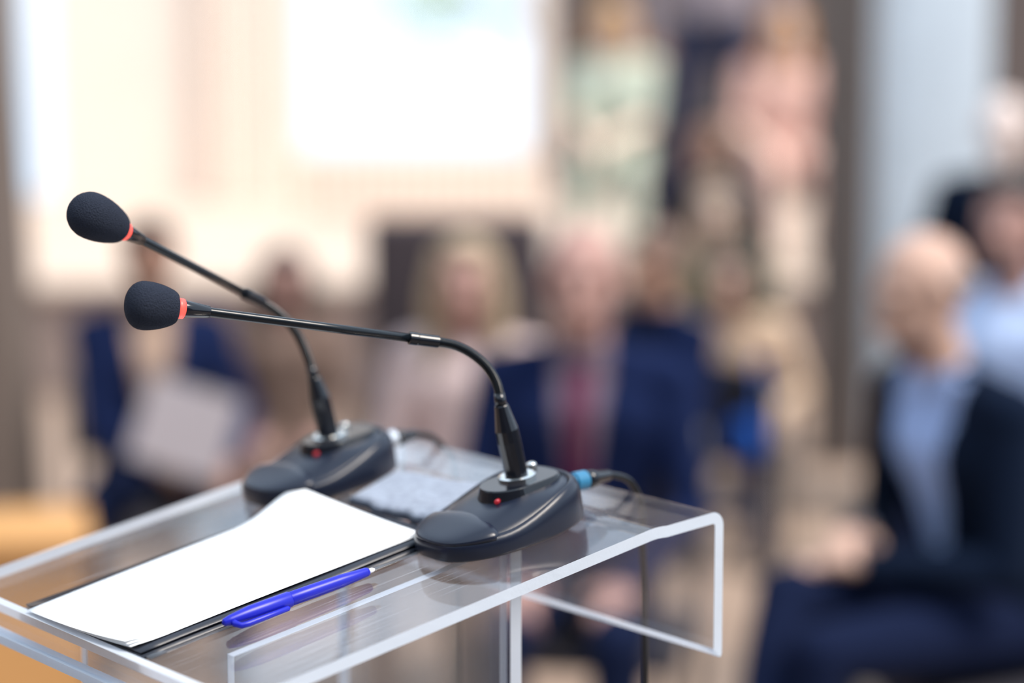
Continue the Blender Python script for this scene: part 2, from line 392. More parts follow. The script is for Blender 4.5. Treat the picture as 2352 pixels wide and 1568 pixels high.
panel('front_panel', [(ub, 0.100, ZB), (ub + 0.012, 0.100, ZB), (ub + 0.012, 0.367, ZB), (ub, 0.367, ZB),
                      (ub, 0.100, plate_z(ub) - T * 1.02), (ub + 0.012, 0.100, plate_z(ub + 0.012) - T * 1.02), (ub + 0.012, 0.367, plate_z(ub + 0.012) - T * 1.02), (ub, 0.367, plate_z(ub) - T * 1.02)], (0, 1, 2, 4))
# paper stop along the low edge
def lipz(u, h): return plate_z(u) + h
s0, s1 = ULIP - T, ULIP
zl = plate_z(ULIP)
panel('paper_stop', [(s0, 0, zl - 0.022), (s1, 0, zl - 0.022), (s1, VW, zl - 0.022), (s0, VW, zl - 0.022),
                     (s0, 0, zl + 0.004), (s1, 0, zl + 0.004), (s1, VW, zl + 0.004), (s0, VW, zl + 0.004)], (0, 1, 2, 4))
panel('stop_foot', [(s0 - 0.003, 0, zl - 0.030), (s1, 0, zl - 0.030), (s1, VW, zl - 0.030), (s0 - 0.003, VW, zl - 0.030),
                    (s0 - 0.003, 0, zl - 0.0225), (s1, 0, zl - 0.0225), (s1, VW, zl - 0.0225), (s0 - 0.003, VW, zl - 0.0225)], (0, 1, 2, 3, 4, 5))
box('foot_plate', -0.22, 0.22, -0.20, 0.20, 0.0, 0.014, EDGE, lect)
tag(lect, 'clear acrylic lectern with folded sloping top and frosted cut edges', 'lectern')

# ================================================================== MICROPHONES
def egg(th, a, b):
    """plan outline: rounded front (-x), fuller rear"""
    c, s = math.cos(th), math.sin(th); ex = 0.72
    x = a * math.copysign(abs(c) ** 0.80, c); y = b * math.copysign(abs(s) ** ex, s)
    y *= 1.0 - 0.10 * max(0, -x / a) ** 2
    return x, y
def smooth01(t): t = max(0, min(1, t)); return t * t * (3 - 2 * t)
def microphone(cu, cv, neck_px, rod_px, bulb_px, cable_pts, accent, label):
    mw = LM @ Matrix.Translation((cu, cv, plate_z(cu) + 0.0006)) @ Matrix.Rotation(-math.atan(SL), 4, 'Y')
    root = empty('conference_microphone', mw=mw); inv = mw.inverted()
    def loc(px, vv): return inv @ (LM @ on_v(px[0], px[1], vv))
    a, b = 0.076, 0.056; N = 72
    def rim(x): return 0.0185 + 0.0185 * smooth01((x / a + 0.45) / 1.25)
    layers = []
    def lay(s, zf): layers.append((s, zf))
    lay(0.965, lambda x: 0.0); lay(0.99, lambda x: 0.0012); lay(1.0, lambda x: 0.003); lay(1.0, lambda x: 0.60 * rim(x)); lay(0.990, lambda x: 0.78 * rim(x))
    lay(0.962, lambda x: 0.92 * rim(x)); lay(0.925, lambda x: 0.99 * rim(x)); lay(0.90, lambda x: rim(x)); lay(0.885, lambda x: rim(x) - 0.0008); lay(0.875, lambda x: rim(x) - 0.004); lay(0.70, lambda x: rim(x) - 0.005)
    vs_, fs = [], []
    for s, zf in layers:
        for k in range(N):
            x, y = egg(2 * math.pi * k / N, a * s, b * s); vs_.append((x, y, zf(x)))
    for i in range(len(layers) - 1):
        for k in range(N):
            k2 = (k + 1) % N; fs.append((i * N + k, i * N + k2, (i + 1) * N + k2, (i + 1) * N + k))
    fs += [tuple(range(N))[::-1], tuple((len(layers) - 1) * N + k for k in range(N))]
    base = mesh_from('base', vs_, fs, BLACK_RUB, root, smooth=True)
    # upper shell: rises towards the rear
    def topz(x): return 0.0235 + 0.0095 * smooth01((x / a + 0.75) / 1.1)
    vs_, fs = [], []
    lay2 = [(0.872, -0.006), (0.872, -0.0030), (0.85, -0.0012), (0.79, -0.0002), (0.55, 0.0012), (0.30, 0.002), (0.02, 0.0022)]
    for s, dz in lay2:
        for k in range(N):
            x, y = egg(2 * math.pi * k / N, a * s, b * s)
            t = 1 - (s / 0.872); vs_.append((x, y, (rim(x) * (1 - smooth01(t * 3.2)) + (topz(x) + dz) * smooth01(t * 3.2)) + (dz if s > 0.7 else 0)))
    for i in range(len(lay2) - 1):
        for k in range(N):
            k2 = (k + 1) % N; fs.append((i * N + k, i * N + k2, (i + 1) * N + k2, (i + 1) * N + k))
    fs += [tuple(range(N))[::-1], tuple((len(lay2) - 1) * N + k for k in range(N))]
    mesh_from('upper_shell', vs_, fs, BLACK_RUB, base, smooth=True)
    # talk button: domed pad over the front
    vs_, fs = [], []; R, K = 12, 56; bound = []
    for k in range(K):
        th = 2 * math.pi * k / K; r = 0.0
        while r < 0.09:
            r += 0.0004; x = -0.046 + r * math.cos(th); y = r * math.sin(th)
            ok = x < -0.019 - 6.5 * y * y
            lim = b * 0.985 * (max(0.0, 1 - (abs(x) / (a * 0.985)) ** 2.5)) ** 0.36 * (1.0 - 0.10 * max(0, -x / a) ** 2)
            if not ok or abs(y) > lim or x < -a * 0.985: break
        bound.append((r, th))
    for i in range(R + 1):
        q_ = 1 - (i / R) ** 1.3
        for r, th in bound:
            x = -0.046 + r * q_ * math.cos(th); y = r * q_ * math.sin(th)
            vs_.append((x, y, 0.0150 + (rim(x) - 0.0128 + 0.0075 * smooth01((x + 0.076) / 0.045) * (1 - (y / 0.075) ** 2)) * math.sqrt(max(0, 1 - q_ ** 5))))
    for i in range(R):
        for k in range(K):
            k2 = (k + 1) % K; fs.append((i * K + k, i * K + k2, (i + 1) * K + k2, (i + 1) * K + k))
    fs.append(tuple(range(K))[::-1])
    mesh_from('talk_button', vs_, fs, BLACK_RUB, base, smooth=True)
    # raised deck carrying the neck
    dz0, dz1 = 0.018, 0.0405
    def deck_out(s, K=48):
        out = []
        for k in range(K):
            th = 2 * math.pi * k / K; c, s_ = math.cos(th), math.sin(th)
            x = 0.018 + (0.028 * c if c < 0 else 0.046 * abs(c) ** 0.45) * s; y = 0.0240 * s * math.copysign(abs(s_) ** (1.0 if c < 0 else 0.55), s_)
            out.append((x, y))
        return out
    vs_, fs = [], []; K = 48
    slp = 0.10
    dl = [(1.16, dz0), (1.10, dz1 - 0.010), (1.0, dz1 - 0.0012), (0.97, dz1)]
    for s, z in dl:
        for x, y in deck_out(s): vs_.append((x, y, z + (slp * (x - 0.02) if z > 0.02 else 0) * -0.3))
    for i in range(3):
        for k in range(K):
            k2 = (k + 1) % K; fs.append((i * K + k, i * K + k2, (i + 1) * K + k2, (i + 1) * K + k))
    fs += [tuple(range(K))[::-1], tuple(3 * K + k for k in range(K))]
    deck = mesh_from('deck', vs_, fs, BLACK_GLOSS, root)
    v, f = tube_vf([(-0.0060, -0.014, 0.0335), (-0.0105, -0.0165, 0.0340)], 0.0021, 10); mesh_from('indicator_light', v, f, RED_LED, deck, smooth=True)
    # neck
    N0 = [loc(px, vv) for px, vv in neck_px]
    base_pt = N0[0]; base_pt = Vector((base_pt.x, base_pt.y, dz1))
    v, f = tube_vf([base_pt + Vector((0, 0, -0.001)), base_pt + Vector((0, 0, 0.0025)), base_pt + Vector((0, 0, 0.0035))], [0.0165, 0.0165, 0.0140], 32); mesh_from('collar_ring', v, f, CHROME, root, smooth=False)
    sw = base_pt + Vector((0.026, 0.012, 0)); v, f = tube_vf([sw, sw + Vector((0, 0, 0.003)), sw + Vector((0, 0, 0.0042))], [0.0045, 0.0045, 0.003], 14); mesh_from('release_button', v, f, CHROME, deck, smooth=True)
    d1 = N0[1]; d2 = N0[2]
    ax = (d2 - base_pt).normalized()
    conn_len = (d2 - base_pt).length
    pts = [base_pt + ax * conn_len * t for t in (0, 0.02, 0.50, 0.66, 0.70, 0.99, 1.0)]
    tube('neck_connector', pts, [0.0098, 0.0100, 0.0105, 0.0103, 0.0098, 0.0062, 0.0058], BLACK_GLOSS, root, 14, smooth=False)
    pts = [base_pt + ax * conn_len, base_pt + ax * (conn_len + 0.004), N0[3]]
    tube('strain_sleeve', pts, [0.0052, 0.0050, 0.0046], BLACK_GLOSS, root, 20)
    # gooseneck: ribbed flexible tube
    G = catmull([d2] + N0[3:], 26)
    fine, rr_ = [], []
    for i in range(len(G) - 1):
        for q in range(4):
            fine.append(G[i].lerp(G[i + 1], q / 4)); rr_.append(0.0042 if q in (0, 1) else 0.0037)
    fine.append(G[-1]); rr_.append(0.0042)
    tube('gooseneck', fine, rr_, GOOSE, root, 16)
    # rod with joint sleeve
    R0 = [loc(px, vv) for px, vv in rod_px]                # joint start, rod end (at capsule)
    a_, z_ = R0; dr = (z_ - a_).normalized(); ln = (z_ - a_).length
    tube('joint_sleeve', [a_ - dr * 0.003, a_ - dr * 0.0025, a_ + dr * 0.016, a_ + dr * 0.0165, a_ + dr * 0.0168, a_ + dr * 0.0235, a_ + dr * 0.024],
         [0.0046, 0.0053, 0.0053, 0.0050, 0.0056, 0.0056, 0.0046], BLACK_GLOSS, root, 22, smooth=False)
    tube('rod', [a_, a_ + dr * ln * 0.5, a_ + dr * (ln - 0.018), z_], [0.0038, 0.0038, 0.0040, 0.0040], GOOSE, root, 22)
    tube('capsule_stem', [z_ - dr * 0.0225, z_ - dr * 0.022, z_ - dr * 0.002, z_], [0.0042, 0.0050, 0.0072, 0.0074], BLACK_GLOSS, root, 24)
    B0, B1 = [loc(px, vv) for px, vv in bulb_px]; db = (B1 - B0).normalized(); lb = (B1 - B0).length
    tube('light_ring', [z_ - dr * 0.0005, z_ + dr * 0.0005, B0 + db * 0.003], [0.0078, 0.0084, 0.0086], RED_RING, root, 28)
    # foam windscreen
    vs_, fs = [], []; NR, NK = 48, 64; RB = 0.0200; aa, bb = frame_at(db)
    for i in range(NR + 1):
        t = i / NR
        if t < 0.07: r = 0.0092 + (0.0136 - 0.0092) * math.sqrt(t / 0.07)
        else:
            q = (t - 0.07) / 0.93
            if q < 0.60: r = 0.0136 + (RB - 0.0136) * math.sin(q / 0.60 * math.pi / 2) ** 0.85
            else: r = RB * max(0.0, 1 - ((q - 0.60) / 0.40) ** 2.3) ** 0.5
        r = max(r, 0.0002)
        for k in range(NK):
            th = 2 * math.pi * k / NK; rn = r * (1 + random.uniform(-0.007, 0.007))
            vs_.append(B0 + db * lb * t + (aa * math.cos(th) + bb * math.sin(th)) * rn)
    for i in range(NR):
        for k in range(NK):
            k2 = (k + 1) % NK; fs.append((i * NK + k, i * NK + k2, (i + 1) * NK + k2, (i + 1) * NK + k))
    fs += [tuple(range(NK))[::-1], tuple(NR * NK + k for k in range(NK))]
    mesh_from('foam_windscreen', vs_, fs, FOAM, root, smooth=True)
    # plug and cable at the rear
    cp = [inv @ (LM @ on_v(px[0], px[1], vv)) for px, vv in cable_pts]
    q0, q1 = cp[0], cp[1]; dq = (q1 - q0).normalized()
    tube('plug_collar', [q0 - dq * 0.012, q0 - dq * 0.001, q0, q0 + dq * 0.013, q0 + dq * 0.0135], [0.0070, 0.0070, 0.0088, 0.0088, 0.007], accent, root, 22, smooth=False)
    ln = (q1 - q0).length
    tube('plug', [q0 + dq * 0.013, q0 + dq * ln * 0.55, q0 + dq * ln * 0.6, q0 + dq * ln * 0.95, q1], [0.0084, 0.0076, 0.0064, 0.0050, 0.0036], BLACK_GLOSS, root, 18)
    cc = catmull([q1 - dq * 0.006] + cp[1:], 10)
    tube('cable', cc, 0.0032, GOOSE, root, 12)
    tag(root, label, 'microphone', 'gooseneck microphones on the lectern')
    return root
BLUEP = mat('blue_plug_collar', (0.02, 0.17, 0.32), 0.35, noise=0.1)
GREYP = mat('silver_plug_collar', (0.62, 0.66, 0.72), 0.3, metal=0.6)
microphone(-0.150, 0.115,
    [((1189, 1103), .118), ((1165, 985), .120), ((1151, 930), .123), ((1147, 903), .124), ((1137, 872), .125), ((1117, 841), .127), ((1085, 813), .130), ((1048, 794), .135), ((1006, 785), .140), ((955, 778), .145)],
    [((1000, 784), .1405), ((421, 709), .206)], [((409, 707.5), .206), ((286, 698), .220)],
    [((1318, 1107), .118), ((1402, 1090), .120), ((1440, 1100), .123), ((1462, 1128), .126), ((1474, 1165), .128), ((1477, 1250), .128), ((1479, 1400), .128), ((1484, 1700), .128), ((1486, 2600), .128), ((1486, 3700), .128), ((1486, 4150), .128)], BLUEP,
    'gooseneck microphone with blue plug collar, in sharp focus near the pen')
microphone(-0.150, 0.395,
    [((757, 1002), .395), ((733, 915), .395), ((720, 865), .395), ((714, 842), .395), ((704, 812), .394), ((690, 780), .393), ((667, 745), .390), ((637, 716), .387), ((607, 696), .384), ((580, 681), .380)],
    [((598, 691), .383), ((288, 532), .330)], [((277, 525.5), .330), ((172, 478), .312)],
    [((880, 1012), .400), ((957, 996), .402), ((990, 1003), .404), ((1016, 1025), .407), ((1036, 1052), .412), ((1043, 1120), .412), ((1046, 1400), .412), ((1050, 2000), .412), ((1052, 3200), .412), ((1052, 3800), .412)], GREYP,
    'gooseneck microphone with silver plug collar, blurred on the far side of the lectern')

# ================================================================== THINGS ON THE LECTERN
def pz(u, v, off): return L(u, v, plate_z(u) + off)
def sheet(name, fn, nu, nv, m, parent, th=0.0003):
    """thin closed sheet from fn(s,t) -> world point"""
    top_ = [[fn(i / nu, j / nv) for j in range(nv + 1)] for i in range(nu + 1)]
    vs_, fs, uvs = [], [], []
    inv = parent.matrix_world.inverted() if parent else Matrix()
    for q in (0, 1):
        for i in range(nu + 1):
            for j in range(nv + 1): vs_.append(inv @ (top_[i][j] - Vector((0, 0, th)) * q)); uvs.append((i / nu, j / nv))
    W = nv + 1; H = (nu + 1) * W
    for i in range(nu):
        for j in range(nv):
            a = i * W + j; fs += [(a, a + 1, a + W + 1, a + W), (H + a, H + a + W, H + a + W + 1, H + a + 1)]
    for i in range(nu):
        for j in (0, nv): a = i * W + j; fs.append((a, a + W, H + a + W, H + a))
    for j in range(nv):
        for i in (0, nu): a = i * W + j; fs.append((a, a + 1, H + a + 1, H + a))
    o = mesh_from(name, vs_, fs, m, parent, smooth=True)
    uvl = o.data.uv_layers.new(name='UVMap')
    for lpi, l_ in enumerate(o.data.loops): uvl.data[lpi].uv = uvs[l_.vertex_index]
    return o
# black document folder
FOLD = mat('black_vinyl_folder', (0.016, 0.019, 0.03), 0.30, noise=0.2, nscale=30, bump=0.05)
SLEEVE = acrylic('clear_plastic_sleeve', (0.55, 0.56, 0.60), 0.05, 0.05)
fe = empty('document_folder', mw=Matrix.Translation(pz(-0.33, 0.25, 0)) @ Matrix.Rotation(PSI, 4, 'Z'))
def fold_fn(u0, u1, v0, v1, off, bend=0.0):
    def f(s, t):
        u = u0 + (u1 - u0) * s; v = v0 + (v1 - v0) * t
        return pz(u, v, off + bend * (t ** 6 + (1 - t) ** 6) * 0.5 + 0.0006 * math.sin(9 * s + 3 * t))
    return f
sheet('back_cover', fold_fn(-0.487, -0.180, 0.142, 0.346, 0.0022), 16, 10, FOLD, fe, 0.0016)
sheet('front_cover', fold_fn(-0.485, -0.182, 0.148, 0.346, 0.0044, 0.001), 16, 10, FOLD, fe, 0.0012)
sheet('plastic_sleeve', fold_fn(-0.484, -0.190, 0.134, 0.146, 0.0022), 16, 4, SLEEVE, fe, 0.0004)
tag(fe, 'black vinyl document folder lying under the white papers', 'folder')
PNL, PNR, PFR, PFL = on_plate(62, 1402, .0075), on_plate(258, 1500, .0075), on_plate(962, 1222, .0075), on_plate(712, 1147, .0075)
def paper(k, label):
    e = None
    def f(s, t):
        # s along u (low edge -> far), t along v (near -> far side)
        p = (PNR.lerp(PFR, s)).lerp(PNL.lerp(PFL, s), t); u = p.x + 0.0014 * k * (1 - 2 * s); v = p.y - 0.0018 * k * (1 - t) + 0.0008 * math.sin(5 * s)
        lift = 0.0060 + 0.0007 * (3 - k)
        lift += 0.0085 * smooth01((s - 0.70) / 0.30) * t ** 1.6                   # far corner rises
        v += 0.020 * smooth01((s - 0.72) / 0.28) * t ** 2
        lift += (0.005 - 0.0016 * k) * smooth01((0.16 - s) / 0.16) * (1 - t) ** 1.4   # near corner curls
        u += 0.012 * smooth01((0.10 - s) / 0.10) * (1 - t) ** 3                       # rounded near corner
        lift += 0.0010 * math.sin(math.pi * t) * (1 - s)
        return pz(u, v, lift)
    ew = Matrix.Translation(f(0.5, 0.5)) @ Matrix.Rotation(PSI, 4, 'Z')
    me_parent = empty('_tmp', mw=ew)
    o = sheet('paper_sheet', f, 28, 16, PAPER, me_parent, 0.00025)
    o.parent = None; o.matrix_world = ew; bpy.data.objects.remove(me_parent)
    tag(o, label, 'paper', 'white sheets on the folder')
    return o
paper(0, 'topmost white paper sheet with faint print, far corner lifting, on the black folder')
paper(1, 'white paper sheet just under the topmost sheet, near edge peeking out')
paper(2, 'lowest white paper sheet of the stack, directly on the black folder')

# pen
PENB = mat('blue_pen_plastic', (0.006, 0.011, 0.42), 0.34, noise=0.1, spec=0.4)
PENW = mat('white_pen_tip', (0.8, 0.8, 0.8), 0.4)
pa, pb = on_plate(512, 1430, 0.010), on_plate(846, 1312, 0.0070)
PA, PBv = LM @ pa, LM @ pb
dp = (PBv - PA).normalized()
pe = empty('ballpoint_pen', PA); inv = Matrix.Translation(-PA)
LN = (PBv - PA).length
def pp(t): return dp * LN * t
pbody = tube('barrel', [pp(0.42), pp(0.43), pp(0.60), pp(0.80), pp(0.985), pp(1.0)], [0.0054, 0.0060, 0.0060, 0.0056, 0.0040, 0.0032], PENB, pe, 24)
tube('tip', [pp(0.995), pp(1.03), pp(1.045)], [0.0024, 0.0020, 0.0008], PENW, pe, 16)
cap_ = tube('cap', [pp(0.0), pp(0.01), pp(0.05), pp(0.18), pp(0.445), pp(0.45)], [0.0022, 0.0032, 0.0044, 0.0064, 0.0067, 0.0064], PENB, pe, 24)
sidev = dp.cross(Vector((0, 0, 1))).normalized()
if sidev.dot(VV) > 0: sidev = -sidev
cd = (sidev * 0.88 + Vector((0, 0, -0.35))).normalized()
cpts = [pp(0.055) + cd * 0.002, pp(0.06) + cd * 0.006, pp(0.085) + cd * 0.0105, pp(0.13) + cd * 0.0112, pp(0.25) + cd * 0.0106, pp(0.40) + cd * 0.0098, pp(0.41) + cd * 0.0094]
tube('clip', cpts, [0.0030, 0.0028, 0.0026, 0.0026, 0.0025, 0.0023, 0.0012], PENB, cap_, 12)
tag(pe, 'blue ballpoint pen with cap and clip beside the white papers', 'pen')

# grey folded cloth between the two microphones
CLOTH = mat('grey_felt', (0.34, 0.39, 0.48), 0.95, noise=0.3, nscale=110, bump=0.8, bscale=260, sheen=0.3, col2=(0.12, 0.14, 0.19))
CEDGE = mat('dark_felt_underside', (0.06, 0.07, 0.10), 0.95, noise=0.3, nscale=200, bump=0.5, bscale=300)
c0, c1, c2, c3 = on_plate(800, 1142, .008), on_plate(1000, 1196, .008), on_plate(1150, 1118, .008), on_plate(905, 1082, .008)
ce = empty('folded_cloth', mw=Matrix.Translation(LM @ ((c0 + c2) / 2)) @ Matrix.Rotation(PSI, 4, 'Z'))
def cl_fn(off, grow):
    def f(s, t):
        a = c0.lerp(c1, s); b_ = c3.lerp(c2, s); p = a.lerp(b_, t)
        u, v = p.x, p.y
        w_ = 0.0018 * math.sin(s * 13 + t * 4) + 0.0012 * math.sin(s * 29 + 1)
        u += (-grow if t < 0.5 else grow) * 0.5 + w_ * (1 - t)
        e_ = min(1, min(s, 1 - s, t, 1 - t) * 14)
        return pz(u, v, off * (0.72 + 0.28 * math.sqrt(e_)) + 0.0008 * math.sin(s * 9) * math.cos(t * 7))
    return f
sheet('lower_fold', cl_fn(0.0060, 0.002), 30, 20, CEDGE, ce, 0.0030)
sheet('upper_fold', cl_fn(0.0105, 0.0), 34, 24, CLOTH, ce, 0.0034)
tag(ce, 'folded grey speckled cloth lying between the two microphone bases', 'cloth')
# ================================================================== CHAIRS AND PEOPLE
M_CHAIRM = mat('black_chair_metal', (0.03, 0.03, 0.035), 0.4)
def make_chair(mseat):
    e = empty('conference_chair')
    box('seat', -0.23, 0.23, -0.20, 0.25, 0.385, 0.43, mseat, e, 0.02)
    box('backrest', -0.22, 0.22, -0.285, -0.245, 0.56, 0.86, mseat, e, 0.018)
    for sx in (-1, 1):
        tube('leg', [(sx * 0.21, 0.22, 0.0), (sx * 0.21, 0.21, 0.40)], 0.013, M_CHAIRM, e, 8)
        tube('leg', [(sx * 0.235, -0.30, 0.0), (sx * 0.235, -0.235, 0.42)], 0.013, M_CHAIRM, e, 8)
        tube('back_post', [(sx * 0.235, -0.235, 0.42), (sx * 0.235, -0.265, 0.84)], 0.012, M_CHAIRM, e, 8)
    return e
def copy_tree(o, parent=None):
    c = o.copy(); COL.objects.link(c); c.parent = parent
    for ch in list(o.children): copy_tree(ch, c)
    return c
M_SEATD = mat('dark_chair_fabric', (0.035, 0.032, 0.045), 0.8, noise=0.3, nscale=50)
PROTO = make_chair(M_SEATD); proto_used = [False]
def place_chair(loc, rz, s, label, group='chairs of the audience'):
    if proto_used[0]: c = copy_tree(PROTO)
    else: c = PROTO; proto_used[0] = True
    c.location = loc; c.rotation_euler = (0, 0, rz); c.scale = (s, s, s)
    tag(c, label, 'chair', group); return c

def uvs_sphere(c, rx, ry, rz, R=None, nu=20, nv=12):
    vs_, fs = [], []
    for i in range(1, nv):
        ph = math.pi * i / nv
        for k in range(nu):
            th = 2 * math.pi * k / nu
            p = Vector((rx * math.sin(ph) * math.cos(th), ry * math.sin(ph) * math.sin(th), rz * math.cos(ph)))
            vs_.append(c + (R @ p if R else p))
    t = len(vs_); vs_.append(c + (R @ Vector((0, 0, rz)) if R else Vector((0, 0, rz)))); vs_.append(c - (R @ Vector((0, 0, rz)) if R else Vector((0, 0, rz))))
    for i in range(nv - 2):
        for k in range(nu):
            k2 = (k + 1) % nu; fs.append((i * nu + k, (i + 1) * nu + k, (i + 1) * nu + k2, i * nu + k2))
    for k in range(nu):
        k2 = (k + 1) % nu; fs.append((t, k, k2)); fs.append((t + 1, (nv - 2) * nu + k2, (nv - 2) * nu + k))
    return vs_, fs
def capsule_vf(p0, r0, p1, r1, seg=14):
    d = (p1 - p0); n = d.normalized() if d.length > 1e-6 else Vector((0, 0, 1)); pts, rad = [], []
    for i in range(4, -1, -1):
        a = math.pi / 2 * i / 4.4; pts.append(p0 - n * r0 * math.sin(a)); rad.append(r0 * math.cos(a))
    for i in range(0, 5):
        a = math.pi / 2 * i / 4.4; pts.append(p1 + n * r1 * math.sin(a)); rad.append(r1 * math.cos(a))
    return tube_vf(pts, rad, seg)
class Blob:
    def __init__(s): s.v, s.f, s.caps = [], [], []
    def add(s, vf):
        k = len(s.v); s.v += list(vf[0]); s.f += [tuple(i + k for i in f) for f in vf[1]]
    def cap(s, p0, r0, p1, r1, reg): s.add(capsule_vf(Vector(p0), r0, Vector(p1), r1)); s.caps.append((Vector(p0), r0, Vector(p1), r1, reg))
    def ell(s, c, rx, ry, rz, reg, R=None): s.add(uvs_sphere(Vector(c), rx, ry, rz, R)); m = min(rx, ry, rz); s.caps.append((Vector(c), m, Vector(c) + Vector((0, 0, 0.001)), m, reg))
    def chain(s, P, rad, reg):
        for i in range(len(P) - 1): s.cap(P[i], rad[i], P[i + 1], rad[i + 1], reg)
    def remesh(s, name, mats, parent, voxel, smooth=4, regfun=None):
        me = bpy.data.meshes.new(name); me.from_pydata([tuple(p) for p in s.v], [], s.f); me.update()
        tmp = bpy.data.objects.new(name, me); COL.objects.link(tmp)
        r = tmp.modifiers.new('r', 'REMESH'); r.mode = 'VOXEL'; r.voxel_size = voxel
        if smooth: q = tmp.modifiers.new('s', 'SMOOTH'); q.iterations = smooth; q.factor = 0.5
        dg = bpy.context.evaluated_depsgraph_get(); dg.update()
        out = bpy.data.meshes.new_from_object(tmp.evaluated_get(dg)); bpy.data.objects.remove(tmp); bpy.data.meshes.remove(me)
        out.name = name; out.materials.clear()
        n = len(out.polygons); cen = np.empty(n * 3); out.polygons.foreach_get('center', cen); cen = cen.reshape(-1, 3)
        if regfun:
            best = np.full(n, 1e9); lab = np.zeros(n, dtype=int); names = []
            for (a, ra, b, rb, reg) in s.caps:
                if reg not in names: names.append(reg)
                A = np.array(a); B = np.array(b); d = B - A; t = np.clip((cen - A) @ d / max(d @ d, 1e-9), 0, 1)
                dist = np.linalg.norm(cen - (A + t[:, None] * d), axis=1) - (ra + (rb - ra) * t)
                m_ = dist < best; best[m_] = dist[m_]; lab[m_] = names.index(reg)
            mi = regfun(cen, lab, names).astype(np.int32)
        else: mi = np.zeros(n, dtype=np.int32)
        o = new_obj(name, out, mats, parent, smooth=True)
        out.polygons.foreach_set('material_index', mi); out.update()
        return o

